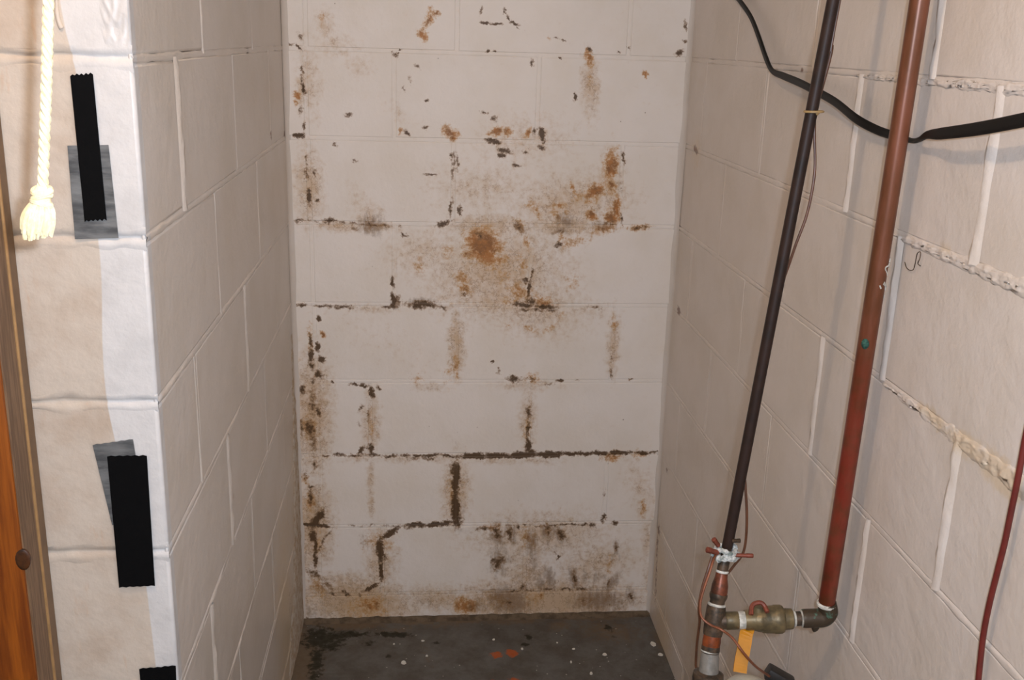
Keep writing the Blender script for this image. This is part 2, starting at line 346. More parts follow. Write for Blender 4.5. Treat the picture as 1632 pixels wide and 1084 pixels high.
def side_paint(name, lst_dark=(), lst_tan=(), proj=None, rgb=PAINT, k=1.0, rough=.42):
    t = NT(name); col = paint_base(t, rgb, .07)
    if proj:
        vec = plane_vec(t, (1, 2)); n = t.noise(80, 5, .6)
        A = strokes(t, vec, lst_tan, proj, lambda c, r: True)
        if A: col = t.mix(t.ramp(t.math('ADD', A, t.math('SUBTRACT', n, .5)), .2, .9, 0, .7), col, s2l((212, 190, 158)))
        A = strokes(t, vec, lst_dark, proj, lambda c, r: True)
        if A: col = t.mix(t.ramp(t.math('ADD', A, t.math('MULTIPLY', t.math('SUBTRACT', n, .5), 2)), .45, 1.0, 0, .85), col, s2l((112, 72, 48)))
    return t, col, paint_bump(t, k)
yz = lambda p: Vector((p.y, p.z))
t, col, nb = side_paint('right_wall_paint',
    [(1107,236,1111,241,2,1.0),(1080,494,1083,498,2,1.2),(1062,748,1065,752,2,.6),(1048,842,1051,848,2,.8),(1048,850,1044,960,2,.7),(1276,112,1281,110,1.5,.9)],
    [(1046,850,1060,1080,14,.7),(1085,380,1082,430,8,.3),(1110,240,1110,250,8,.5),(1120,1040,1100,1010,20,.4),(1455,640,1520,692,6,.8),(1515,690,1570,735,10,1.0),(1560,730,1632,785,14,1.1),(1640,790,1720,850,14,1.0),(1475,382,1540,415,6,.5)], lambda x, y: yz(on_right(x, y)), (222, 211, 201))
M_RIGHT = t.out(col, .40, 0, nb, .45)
t, col, nb = side_paint('left_wall_paint',
    [(472,740,474,1000,3,.5),(431,217,433,218,1,.9),(453,214,455,216,1,.9),(462,930,466,1010,5,.4)],
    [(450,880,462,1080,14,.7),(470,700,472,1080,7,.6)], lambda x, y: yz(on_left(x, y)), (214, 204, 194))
# front end: the bare strip by the corner is fresh white, darkened in colour to offset the close flash; the older, yellowed coat stops along a wavy edge
sp = t.new('ShaderNodeSeparateXYZ'); t.put(sp.inputs[0], t.pos)
fc = t.new('ShaderNodeFloatCurve')
edge_px = [(98,-20),(104,45),(113,80),(122,118),(140,230),(157,378),(162,450),(164,560),(171,640),(183,700),(205,800),(228,900),(240,990),(249,1060),(256,1130)]
pts = sorted([(p.z, p.x) for p in (on_front(*q) for q in edge_px)])
z0, z1 = pts[0][0], pts[-1][0]
cv = fc.mapping.curves[0]
for i, (zz, xx) in enumerate(pts):
    u = (zz-z0)/(z1-z0); vv = (xx+.2)/.4
    if i == 0: cv.points[0].location = (u, vv)
    elif i == len(pts)-1: cv.points[1].location = (u, vv)
    else: cv.points.new(u, vv)
fc.mapping.update()
t.put(fc.inputs['Value'], t.math('DIVIDE', t.math('SUBTRACT', sp.outputs[2], z0), z1-z0, clamp=True))
bx = t.math('SUBTRACT', t.math('MULTIPLY', fc.outputs[0], .4), .2)
old = t.ramp(t.math('SUBTRACT', bx, sp.outputs[0]), -.0006, .0012)
onfront = t.math('LESS_THAN', sp.outputs[1], YF+.02)
pat = t.noise(11, 5, .6)
oldc = t.mix(t.ramp(pat, .42, .7), s2l((200, 187, 172)), s2l((186, 168, 150)))
streak = t.ramp(t.noise(30, 4, .6, stretch=(3, 1, .6)), .60, .74, 0, .35)
oldc = t.mix(streak, oldc, s2l((196, 160, 128)))
newc = t.mix(t.ramp(t.noise(18, 4), .4, .7), s2l((210, 207, 204)), s2l((201, 198, 195)))
fcol = t.mix(old, newc, oldc)
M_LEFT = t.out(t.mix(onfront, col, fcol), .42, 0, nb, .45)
M_STAIN = [stained('back_wall_paint_course', JZ[k]-.02, (JZ[k+1] if k < 12 else CEIL)+.02) if k < 9 else None for k in range(12)]
t, col, nb = side_paint('plain_white_paint', rgb=(215, 205, 195)); M_PLAIN = t.out(col, .5, 0, nb, .4)
for k in range(9, 12): M_STAIN[k] = M_PLAIN
t = NT('crumbling_mortar'); n = t.noise(160, 5, .7)
M_CRUMB = t.out(t.mix(t.ramp(n, .4, .62), s2l((216, 204, 186)), s2l((204, 178, 140))), .9, 0, t.bump(n, .8, .003), .2)
t = NT('rough_plaster'); n = t.noise(55, 6, .7)
M_PLASTER = t.out(t.mix(t.ramp(n, .40, .62), s2l((212, 202, 188)), s2l((184, 160, 132))), .8, 0, t.bump(t.noise(90, 5, .7), .7, .004), .25)

# floor
t = NT('floor_paint'); proj = lambda x, y: (lambda p: Vector((p.x, p.y)))(on_floor(x, y))
vec = plane_vec(t, (0, 1)); n = t.noise(60, 6, .65)
col = t.mix(t.ramp(t.noise(14, 5, .6), .35, .68), s2l((100, 97, 92)), s2l((84, 78, 70)))
col = t.mix(t.ramp(t.noise(140, 4, .6), .55, .75, 0, .5), col, s2l((80, 72, 62)))
BROWN = [(478,1000,640,994,14,.8),(480,1000,478,1090,34,1.0),(620,992,860,984,10,.9),(850,982,1040,980,14,.95),(930,1000,1010,1010,36,.6),(760,994,880,988,9,.7),(880,1000,905,995,16,.6),(1035,985,1080,1070,12,.7),(670,1010,690,1080,10,.35),(585,1010,760,990,12,.5)]
BLACK = [(508,1014,512,1022,26,1.15),(515,1014,600,1010,10,.95),(525,1020,560,1010,14,1.0),(595,1011,662,1012,8,1.2),(510,1020,500,1084,13,.95),(520,1035,545,1022,12,.9),(505,1060,500,1090,12,.8),(583,1026,590,1025,7,.8),(618,1047,620,1047,4,1.2),(694,1024,697,1024,5,.9),(842,1014,845,1018,6,1.0),(833,1026,838,1027,5,.9),(970,998,972,1004,6,1.0),(976,1014,980,1015,5,.7)]
SPOT = [(790,1043,793,1045,8,1.05),(813,1041,817,1041,9,1.15),(815,1083,822,1083,7,.9),(786,1088,792,1088,8,.8)]
A = strokes(t, vec, BROWN, proj, lambda c, r: True)
col = t.mix(t.ramp(t.math('ADD', A, t.math('MULTIPLY', t.math('SUBTRACT', n, .5), 1.4)), .25, .9, 0, .85), col, s2l((112, 94, 74)))
A = strokes(t, vec, BLACK, proj, lambda c, r: True)
col = t.mix(t.ramp(t.math('ADD', A, t.math('MULTIPLY', t.math('SUBTRACT', n, .5), 2.4)), .45, .95, 0, .95), col, s2l((38, 36, 22)))
A = strokes(t, vec, SPOT, proj, lambda c, r: True)
col = t.mix(t.ramp(t.math('ADD', A, t.math('MULTIPLY', t.math('SUBTRACT', n, .5), 2.4)), .45, .95, 0, .9), col, s2l((176, 84, 32)))
v = t.new('ShaderNodeTexVoronoi'); t.put(v.inputs['Vector'], t.pos); v.inputs['Scale'].default_value = 48
pin = t.math('MULTIPLY', t.ramp(v.outputs['Distance'], .11, .05), t.ramp(t.noise(22, 3), .48, .58))
col = t.mix(pin, col, s2l((190, 186, 176)))
M_FLOOR = t.out(col, t.ramp(n, .3, .7, .42, .7), 0, t.bump(t.noise(70, 5, .6), .35, .002), .4)
M_FILLET = simple('dirty_concrete', (112, 96, 78), .9, 0, .4, 40, .8, (84, 72, 58), .2, 0, 90, .003)

M_BLACKTAPE = simple('black_cloth_tape', (5, 5, 6), .8, 0, .2, 60, .5, None, .12, 0, 500, .0004)
t = NT('silver_duct_tape'); n = t.noise(30, 4, .6, stretch=(.6, 1, 3))
M_DUCT = t.out(t.mix(t.ramp(n, .35, .68), s2l((128, 130, 130)), s2l((84, 86, 88))), .36, .35, t.bump(n, .5, .002), .5)
M_BLACKPIPE_t = NT('black_pipe_paint'); t = M_BLACKPIPE_t
v = t.new('ShaderNodeTexVoronoi'); t.put(v.inputs['Vector'], t.pos); v.inputs['Scale'].default_value = 22
pin = t.math('MULTIPLY', t.ramp(v.outputs['Distance'], .10, .06), t.ramp(t.noise(14, 3), .55, .62))
M_BLACKPIPE = t.out(t.mix(pin, t.mix(t.ramp(t.noise(30, 4), .4, .7), s2l((48, 33, 27)), s2l((34, 25, 21))), s2l((190, 180, 170))), .5, 0, t.bump(t.noise(90, 4), .3, .0008), .3)
t = NT('red_copper_pipe'); sp = t.new('ShaderNodeSeparateXYZ'); t.put(sp.inputs[0], t.pos)
n = t.noise(22, 5, .6, stretch=(1.5, 1.5, .35))
brown = t.mix(t.ramp(n, .36, .66), s2l((126, 76, 54)), s2l((98, 58, 32)))
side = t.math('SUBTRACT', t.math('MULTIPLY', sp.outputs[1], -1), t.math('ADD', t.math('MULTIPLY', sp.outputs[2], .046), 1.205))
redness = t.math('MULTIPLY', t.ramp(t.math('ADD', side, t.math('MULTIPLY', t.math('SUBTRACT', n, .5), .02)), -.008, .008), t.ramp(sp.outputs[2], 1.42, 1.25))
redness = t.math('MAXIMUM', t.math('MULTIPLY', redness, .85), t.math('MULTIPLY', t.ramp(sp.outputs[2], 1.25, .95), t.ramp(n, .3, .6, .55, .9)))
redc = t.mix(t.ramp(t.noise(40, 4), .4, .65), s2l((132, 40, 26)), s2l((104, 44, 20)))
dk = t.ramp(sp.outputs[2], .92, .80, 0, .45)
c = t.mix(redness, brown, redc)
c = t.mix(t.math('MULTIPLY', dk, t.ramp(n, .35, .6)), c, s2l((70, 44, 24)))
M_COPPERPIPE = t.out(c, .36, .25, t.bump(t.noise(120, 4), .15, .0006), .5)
t = NT('aged_copper'); n = t.noise(70, 5, .6)
M_COPPER = t.out(t.mix(t.ramp(n, .38, .64), s2l((132, 74, 52)), s2l((80, 52, 38))), .38, .4, t.bump(n, .25, .001), .5)
t = NT('orange_copper'); n = t.noise(60, 5, .6)
M_ORCOPPER = t.out(t.mix(t.ramp(n, .40, .64), s2l((150, 74, 34)), s2l((104, 54, 28))), .40, .3, t.bump(n, .25, .001), .5)
t = NT('tarnished_fitting'); n = t.noise(60, 5, .65)
M_DARKFIT = t.out(t.mix(t.ramp(n, .36, .62), s2l((104, 84, 66)), s2l((60, 54, 46))), .45, .4, t.bump(n, .4, .0015), .5)
t = NT('green_fitting'); n = t.noise(75, 5, .65)
M_GREENFIT = t.out(t.mix(t.ramp(n, .54, .66), s2l((72, 60, 46)), s2l((84, 114, 96))), .5, .3, t.bump(n, .5, .002), .45)
t = NT('aged_brass'); n = t.noise(45, 5, .6)
M_BRASS = t.out(t.mix(t.ramp(n, .38, .64), s2l((126, 110, 78)), s2l((92, 82, 60))), .42, .35, t.bump(t.noise(160, 4), .35, .001), .5)
M_GALV = simple('galvanised_pipe', (146, 142, 134), .5, .3, .35, 50, .4)
M_SOLDER = simple('white_flux', (222, 220, 210), .6, 0, .18, 90, .6, (168, 166, 156), .4, 0, 200, .002)
M_CORR = simple('white_corrosion', (228, 230, 226), .8, 0, .3, 120, 1, (120, 132, 128), .3, 0, 160, .004)
M_REDSCREW = simple('rusty_copper_screw', (132, 68, 50), .5, .2, .3, 120, .3)
M_YELLOW = simple('yellow_vinyl', (196, 130, 0), .55, 0, .1, 60, .1)
M_PATINA = simple('green_patina', (48, 96, 82), .8, 0, .4, 300, .8, (30, 56, 48))
M_WIREBR = simple('brown_wire', (104, 66, 44), .42, 0, .3, 60, .1)
M_WIRECU = simple('copper_wire', (142, 86, 58), .4, .35, .3, 60, .1)
M_WIRERED = simple('dark_red_wire', (106, 36, 28), .45, 0, .25, 40, .1)
M_CABLE = simple('black_rubber_cable', (14, 11, 9), .5, 0, .3, 40, .15, None, .25)
M_TIE = simple('yellowed_tie', (170, 140, 92), .5, 0, .2, 100, .1)
M_ROPE = simple('cream_rope', (250, 238, 200), .85, 0, .1, 200, .5, (244, 226, 176), .2, 0, 900, .0008)
M_METERCAP = simple('cream_plastic', (214, 206, 186), .5, 0, .1, 40, .1)
M_BLACKPL = simple('black_plastic', (30, 28, 27), .45, 0, .2, 40, .1)
M_FLAKE = simple('white_paint_flake', (222, 218, 206), .6, 0, .12, 80, .2)
t = NT('varnished_pine'); n1 = t.noise(9, 4, .6, stretch=(7, 7, .35)); n2 = t.noise(60, 4, .6, stretch=(5, 5, .25))
g = t.math('ADD', t.math('MULTIPLY', n1, .65), t.math('MULTIPLY', n2, .35))
M_WOOD = t.out(t.mix(t.ramp(g, .36, .66), s2l((150, 80, 18)), s2l((104, 48, 8))), .38, 0, t.bump(n2, .12, .001), .5)
t = NT('brown_board_edge'); n2 = t.noise(60, 4, .6, stretch=(5, 5, .3))
M_EDGE = t.out(t.mix(t.ramp(n2, .36, .66), s2l((128, 100, 74)), s2l((98, 74, 54))), .6, 0, t.bump(n2, .25, .001), .4)  # side of the post, duller and browner than its orange front
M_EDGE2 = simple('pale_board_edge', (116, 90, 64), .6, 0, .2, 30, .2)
M_KNOT = simple('dark_knot', (74, 40, 12), .45, 0, .5, 90, .2, (40, 22, 8))
M_CEIL = simple('ceiling_paint', (196, 186, 174), .7, 0, .1, 8, .2)

# ------------------------------------------------------------------ the setting
def struct(o): o['kind'] = 'structure'; return o
def slab(name, lo, hi, mat, loc=(0, 0, 0), rotz=0):
    V, Q = rbox(lo, hi, .001, 0, 1)
    me = bpy.data.meshes.new(name); me.from_pydata([tuple(v) for v in V], [], Q); me.materials.append(mat)
    o = bpy.data.objects.new(name, me); COL.objects.link(o); o.location = loc; o.rotation_euler = (0, 0, rotz)
    return struct(o)

floor = slab('floor', (-1.7, -3.7, -.12), (1.30, .2, 0), M_FLOOR)
ceiling = slab('ceiling', (-1.7, -3.7, CEIL), (1.30, .2, CEIL+.1), M_CEIL)
wall_back = slab('wall_back', (XL-.01, .012, 0), (XR+.01, .18, CEIL), M_PLAIN)
wall_left = slab('wall_left', (-.178, YF+.012, 0), (-.012, .18, CEIL), M_PLAIN, (XL, 0, 0), SL)
wall_right = slab('wall_right', (.012, -3.6, 0), (.18, .18, CEIL), M_PLAIN, (XR, 0, 0), SR)
slab('wall_front', (-1.7, -3.7, 0), (1.10, -3.6, CEIL), M_PLAIN)
slab('wall_far_left', (-1.7, -3.6, 0), (-1.6, -1.1, CEIL), M_PLAIN)
slab('wall_partition', (-1.6, -1.2, 0), (-.092, -1.1, CEIL), M_PLAIN)

GAP = .0046          # half joint
def strip(p0, p1, side, out, amp, width, rough, seed, seg=.012, style=''):
    """a mortar joint: a strip from p0 to p1, bulging (amp>0) or hollow (amp<0) across its width"""
    p0, p1, side, out = Vector(p0), Vector(p1), Vector(side), Vector(out)
    n = max(2, int((p1-p0).length/seg)); V = []; Q = []
    prof = [(-1, -.004), (-.72, .25), (-.3, .95), (.2, 1), (.7, .3), (1, -.004)]
    if style == 'big': prof = [(-1, 0), (-.55, .4), (.25, 1), (.6, .95), (.92, .15), (1, 0)]
    if style == 'front': prof = [(-1, 0), (-.6, 1), (-.1, 1.1), (.10, -2.4), (.30, -2.2), (.42, .8), (1, 0)]
    m = len(prof)
    for i in range(n+1):
        p = p0.lerp(p1, i/n)
        for j, (a, h) in enumerate(prof):
            q = p*34+Vector((seed*5.3, j*1.7, seed))
            k = noise.noise(q); k2 = noise.noise(q*2.3+Vector((9, 0, 0)))
            ww = width*(1+rough*.55*noise.noise(p*27+Vector((seed, 3, 0))))
            hh = amp*(h if j not in (0, m-1) else 0)
            lowf = max(0, .25+1.6*(noise.noise(p*9+Vector((seed*2.7, 8, 1)))+.35))
            if style: lowf = 1+.25*k
            d = hh*lowf*(1+rough*1.3*k*(h > 0)) + (rough*.0007*k2 if j not in (0, m-1) else 0) - (.0003 if j not in (0, m-1) and not style else 0)
            if j in (0, m-1): d = -.0004 if style else -.0022
            V.append(p + side*(a*ww*.5 + rough*.0012*k2) + out*d)
    for i in range(n):
        for j in range(m-1):
            a = i*m+j; Q.append((a, a+1, a+m+1, a+m))
    return V, Q

def course_rows(heads, lo, hi):
    e = [lo] + sorted(heads) + [hi]
    return [(e[i] + (GAP if i else 0), e[i+1] - (GAP if i < len(e)-2 else 0)) for i in range(len(e)-1)]

# back wall: local = world
BHEAD = {0: [.158, .320, .704], 1: [.152, .319, .706], 2: [.160, .515, .917], 3: [.156, .291, .703], 4: [.155, .510, .914], 5: [.154, .354, .694],
         6: [.152, .497, .911], 7: [.150, .355, .698], 8: [.153, .502, .910], 9: [.152, .30, .706], 10: [.152, .50, .91], 11: [.152, .30, .706]}
for k in range(12):
    zb, zt = JZ[k]+(GAP if k else 0), JZ[k+1]-GAP
    for i, (a, b) in enumerate(course_rows(BHEAD[k], XL, XR)):
        dy = random.uniform(-.0008, .0008)
        obj_local('block', rbox((a, dy, zb), (b, .19, zt), .0022, .0008, 2, k*7+i), M_STAIN[k], wall_back)
    S = []
    if k: S.append(strip((XL, .0, JZ[k]), (XR, .0, JZ[k]), (0, 0, 1), (0, -1, 0), -.0004, .0125, .5, k))
    for i, h in enumerate(BHEAD[k]): S.append(strip((h, 0, zb-.004), (h, 0, zt+.004), (1, 0, 0), (0, -1, 0), -.0004, .0125, .5, k+i*3+40))
    obj_local('mortar', join(*S), M_STAIN[k], wall_back)

# left wall: local x=0 is its alcove face, y runs to the back corner; blocks are as thick as the wall, so their ends make the front face
LHEAD = {1: [-1.06, -.66, -.24], 2: [-.855, -.45], 3: [-1.062, -.678, -.214], 4: [-.871, -.457], 5: [-1.065, -.652, -.253], 6: [-.862, -.443], 7: [-1.075, -.664, -.238],
         8: [-.891, -.439], 0: [-.86, -.45], 9: [-1.07, -.66, -.24], 10: [-.86, -.45], 11: [-1.07, -.66, -.24]}
for k in range(12):
    zb, zt = JZ[k]+(GAP if k else 0), JZ[k+1]-GAP
    for i, (a, b) in enumerate(course_rows(LHEAD[k], YF, .0)):
        dx = random.uniform(-.0008, .0008)
        obj_local('block', rbox((-.19, a, zb), (dx, b, zt), .0045 if i == 0 else .0024, .0010, 2, 90+k*7+i), M_LEFT, wall_left)
    S = []
    amp = {8: .0002, 7: .0010, 6: .0012, 5: .0012, 4: .0016, 3: .0014, 2: .0012, 1: .0012}.get(k, .0008)
    if k:
        S.append(strip((0, YF-.0004, JZ[k]), (0, .0, JZ[k]), (0, 0, 1), (1, 0, 0), amp, .0125, 1.0, 100+k))
        S.append(strip((-.185, YF, JZ[k]), (.0004, YF, JZ[k]), (0, 0, 1), (0, -1, 0), .0009, .0260, 1.3, 120+k, .006, 'front'))
        S.append(tube([Vector((-.0022, YF+.0022, JZ[k]-.010)), Vector((-.0026, YF+.0026, JZ[k])), Vector((-.0022, YF+.0022, JZ[k]+.010))], .0026, 7))
    for i, h in enumerate(LHEAD[k]):
        big = (k, i) in ((7, 0), (5, 1), (4, 0), (3, 0))
        S.append(strip((0, h, zb-.004), (0, h, zt+.004), (0, 1, 0), (1, 0, 0), (.0036 if big else .0010), (.0150 if big else .0125), .5, k+i*3+140, .012, 'big' if big else ''))
    obj_local('mortar', join(*S), M_LEFT, wall_left)

# right wall: local x=0 is its face, blocks run on past the camera
RH = {1: [-.164], 2: [-.375], 3: [-.152], 4: [-.375], 5: [-.564], 6: [-.359], 7: [-.149], 8: [-.373], 0: [-.37], 9: [-.16], 10: [-.37], 11: [-.16]}
RX = {8: [-.373, -.80, -1.219], 7: [-.149, -.578, -1.003, -1.38], 6: [-.359, -.78, -1.195], 5: [-.149, -.564, -.978, -1.410], 4: [-.375, -.788, -1.211], 3: [-.152, -.57, -.99, -1.40], 2: [-.375, -.79, -1.21], 1: [-.164, -.57, -.99, -1.40]}
for k in range(12):
    hs = list(RX.get(k, [RH[k][0]]))
    while hs[-1] > -3.3: hs.append(hs[-1]-.409)
    zb, zt = JZ[k]+(GAP if k else 0), JZ[k+1]-GAP
    for i, (a, b) in enumerate(course_rows(hs, -3.6, .0)):
        dx = random.uniform(-.0008, .0008)
        obj_local('block', rbox((dx, a, zb), (.19, b, zt), .0024, .0010, 2, 300+k*7+i), M_RIGHT, wall_right)
    S = []
    amp = {8: .0005, 7: .0007, 6: .0006, 5: .0008, 4: .0007, 3: .0006, 2: .0006}.get(k, .0005)
    if k: S.append(strip((0, -3.6, JZ[k]), (0, .0, JZ[k]), (0, 0, 1), (-1, 0, 0), amp, .0130, 1.0, 200+k))
    for i, h in enumerate(hs):
        big = (k, i) in ((8, 2), (7, 2), (7, 3), (6, 2), (5, 3), (4, 2), (5, 2))
        S.append(strip((0, h, zb-.004), (0, h, zt+.004), (0, 1, 0), (-1, 0, 0), (.0042 if big else .0006), ((.0165 if (k, i) in ((5, 3), (7, 3)) else .0125) if big else .0125), .6, k+i*3+240, .012, 'big' if big else ''))
    obj_local('mortar', join(*S), M_RIGHT, wall_right)

def wall_loc_right(p): # world point on the right wall face -> local y
    return p.y
# ragged overspill of bare, yellowed mortar along two bed joints of the right wall
def crumbs(ya, yb, z, w0, w1, hgt, seed):
    n = int(abs(yb-ya)/.003); m = 17; V = []; Q = []
    for i in range(n+1):
        u = i/n; y = ya+(yb-ya)*u
        wv = (w0+(w1-w0)*u)*(1+.45*noise.noise(Vector((y*45, seed, 0)))) * min(1, .15+u*9, .15+(1-u)*9)
        for j in range(m):
            v = j/(m-1)*2-1
            zz = z + v*wv*.5 + .0020*noise.noise(Vector((y*60, j*.9, seed)))
            e = (1-abs(v)**3)
            h = hgt*e*(.55+1.1*noise.noise(Vector((y*70, zz*70, seed)))+1.5*abs(noise.noise(Vector((y*190, zz*190, seed))))) - .0012*(abs(v)**6)
            V.append((-h, y, zz))
    for i in range(n):
        for j in range(m-1):
            q = i*m+j; Q.append((q, q+1, q+m+1, q+m))
    return V, Q
for k, ya, yb, w0, w1, am in ((6, -1.20, -1.74, .010, .042, .0022), (7, -1.17, -1.60, .012, .024, .0020), (8, -.98, -1.60, .010, .018, .0016)):
    o = obj_local('mortar_ridge', crumbs(ya, yb, JZ[k]-.003, w0, w1, am, 400+k), M_RIGHT, wall_right)
    if k == 6: o['label'] = 'yellowed crumbling mortar ridge'

# rough plaster: the lower back corner of the left wall
V = []; Q = []
zs = [i*.02 for i in range(0, 42)]
for zz in zs:
    yl = -.33 + .19*min(1, zz/.20) + .10*min(1, max(0, (zz-.20)/.45))
    for j in range(8):
        u = j/7; yy = yl + (-.001-yl)*u
        h = .0055*math.sin(math.pi*min(1, .08+u*1.1)*.55)*(1-.9*max(0, (zz-.45)/.37)) + .0022*noise.noise(Vector((yy*40, zz*40, 3)))
        if j == 0: h = -.003
        V.append((h, yy, zz))
for i in range(len(zs)-1):
    for j in range(7):
        a = i*8+j; Q.append((a, a+1, a+9, a+8))
o = obj_local('plaster_patch', (V, Q), M_PLASTER, wall_left); o['label'] = 'rough beige plaster patch at the foot of the corner'
# thick caulked paint in the two inside corners
for nm, par, base, d1, d2 in (('corner_bead', wall_back, (XL, 0), (1, 0), (0, -1)), ('corner_bead', wall_back, (XR, 0), (-1, 0), (0, -1))):
    V = []; Q = []
    n = 90
    for i in range(n+1):
        zz = i*CEIL/n
        for j in range(5):
            a = j/4*math.pi/2; r = .013*(1+.3*noise.noise(Vector((zz*13, base[0]*7, 1))))
            # concave fillet
            cx, cy = base[0]+d1[0]*r, base[1]+d2[1]*r
            V.append((cx - d1[0]*r*math.cos(a), cy - d2[1]*r*math.sin(a), zz))
    for i in range(n):
        for j in range(4):
            a = i*5+j; Q.append((a, a+1, a+6, a+5))
    obj_local(nm, (V, Q), M_PLAIN, par)
# lumpy spilled plaster at the top of the left wall's corner
V = []; Q = []
nx, nz = 22, 44
tl, br = on_front(163, -30), on_front(214, 84)
for i in range(nz+1):
    for j in range(nx+1):
        u, v = j/nx, i/nz
        x = tl.x+(XL-.001-tl.x)*u; z = tl.z+(br.z-tl.z)*v
        edge = min(1, u*4, (1-v)*5) * (.35+.65*min(1, u*2+v*.6))
        q = Vector((x*110, z*42, 5))
        rdg = 1-abs(noise.noise(q))*2.6
        h = edge*(.0016*max(0, rdg)+.0012*noise.noise(q*.6)+.0006) - .0005
        V.append((x-XL+(.0015*noise.noise(q) if j == nx else 0), YF-h, z))
for i in range(nz):
    for j in range(nx):
        a = i*(nx+1)+j; Q.append((a, a+1, a+nx+2, a+nx+1))
o = obj_local('plaster_lump', (V, Q), M_LEFT, wall_left); o['label'] = 'wrinkled lumpy plaster at the top corner'
# dried runs of paint
for pts, r in (([(101, -15), (102, 20), (106, 38), (110, 46)], .0030), ([(324, 0), (327, 40), (330, 66)], .003)):
    P = [on_front(*p) for p in pts] if pts[0][0] < 200 else [on_left(*p) for p in pts]
    V, Q = tube(spline(P, 4), [r*.7]*4 + [r]*(4*(len(P)-1)-3), 8)
    obj_local('paint_run', ([v-Vector((XL, 0, 0)) for v in V], Q), M_LEFT, wall_left)

# dirty fillet of concrete where the floor meets the back wall
V = []; Q = []
n = 80
for i in range(n+1):
    x = XL + (XR-XL)*i/n
    for j, (yy, zz) in enumerate(((-.001, .010), (-.003, .008), (-.008, .004), (-.016, .0012), (-.020, -.002))):
        k = noise.noise(Vector((x*38, j*.8, 2)))
        V.append((x, yy*(1+.35*k), zz*(1+.5*k)))
for i in range(n):
    for j in range(4):
        a = i*5+j; Q.append((a, a+1, a+6, a+5))
o = obj_local('wall_base_fillet', (V, Q), M_FILLET, floor); o['label'] = 'dirty brown concrete edge along the back wall'

# ------------------------------------------------------------------ wooden post in front of the wall end
post = thing('wooden_post', 'orange varnished wooden post with a dark knot, at the left edge', 'post', (-.12, -1.32, 0))
XP = -.0555
V, Q = rbox((XP-.14, -1.352, 0), (XP-.001, -1.304, CEIL), .003, .0005, 2, 3); obj('board', V, Q, M_WOOD, post)
V, Q = rbox((XP-.003, -1.349, 0), (XP+.001, -1.306, CEIL), .001, .0006, 1, 8); o = obj('edge_strip', V, Q, M_EDGE, post); o['label'] = 'dull brown wood edge'
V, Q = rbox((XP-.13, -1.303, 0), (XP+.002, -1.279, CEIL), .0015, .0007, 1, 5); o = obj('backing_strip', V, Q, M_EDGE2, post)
V, Q = rbox((XP-.12, -1.3050, 0), (XP+.0026, -1.3005, CEIL), .001, .0004, 1, 6); o = obj('pale_bead', V, Q, simple('pale_wood_bead', (168, 130, 84), .6, 0, .2, 40, .2), post); o['label'] = 'thin pale wood bead'
kn = on(36, 893, (0, 1, 0), -1.3525)
V, Q = stack(kn+Vector((0, .004, 0)), kn-Vector((0, .0002, 0)), [(0, .0110), (.8, .0110), (.95, .0100), (1, .007)], 16)
V = [Vector((kn.x+(v.x-kn.x)*.8, v.y, kn.z+(v.z-kn.z)*1.25)) for v in V]
obj('knot', V, Q, M_KNOT, post)

# ------------------------------------------------------------------ tapes on the wall end
def tape(name, quad, off, mat, label, cat, group=None, jag=.0, thick=.0005, wav=.0004):
    P = [on_front(*q, off=off) for q in quad]          # tl, tr, br, bl
    nu, nv = 10, 14; V = []
    for layer in (0, 1):
        for i in range(nv+1):
            for j in range(nu+1):
                u, v = j/nu, i/nv
                p = P[0].lerp(P[1], u).lerp(P[3].lerp(P[2], u), v)
                if i in (0, nv): p.z += jag*(1 if j % 2 else -1)*random.uniform(.4, 1) if layer == 0 else 0
                if layer and i in (0, nv): p.z = V[i*(nu+1)+j].z
                h = wav*noise.noise(Vector((p.x*60, p.z*60, off*900))) - wav
                p.y += (h - thick) if layer == 0 else thick*.3
                V.append(p)
    Q = []; N = (nu+1)*(nv+1); idx = lambda l, i, j: l*N+i*(nu+1)+j
    for i in range(nv):
        for j in range(nu):
            Q.append((idx(0,i,j), idx(0,i+1,j), idx(0,i+1,j+1), idx(0,i,j+1))); Q.append((idx(1,i,j), idx(1,i,j+1), idx(1,i+1,j+1), idx(1,i+1,j)))
    for i in range(nv):
        for j in (0, nu): Q.append((idx(0,i,j), idx(0,i+1,j), idx(1,i+1,j), idx(1,i,j)))
    for j in range(nu):
        for i in (0, nv): Q.append((idx(0,i,j), idx(0,i,j+1), idx(1,i,j+1), idx(1,i,j)))
    c = sum(P, Vector())/4
    V = [v-c for v in V]
    o = obj(name, V, Q, mat); o.location = c
    return tag(o, label, cat, group)
tape('duct_tape', [(108,232),(173,231),(189,379),(120,381)], .0016, M_DUCT, 'silver duct tape patch under the upper black tape strip, beside the rope', 'tape', wav=.0008)
tape('duct_tape', [(148,709),(212,700),(233,828),(179,836)], .0016, M_DUCT, 'tilted grey duct tape patch behind the middle black tape strip', 'tape', jag=.0006, wav=.0008)
tape('black_tape', [(112,120),(148,117),(170,350),(135,352)], .0034, M_BLACKTAPE, 'long narrow black tape strip over silver duct tape, beside the rope tassel', 'tape', jag=.0014)
tape('black_tape', [(171,727),(234,726),(247,933),(190,936)], .0034, M_BLACKTAPE, 'wide black tape strip covering the tilted grey tape, halfway down the wall end', 'tape', jag=.0007)
tape('black_tape', [(222,1066),(280,1061),(290,1270),(242,1272)], .0026, M_BLACKTAPE, 'lowest black tape strip on the wall end, cut off by the bottom of the photo', 'tape', jag=.0007)

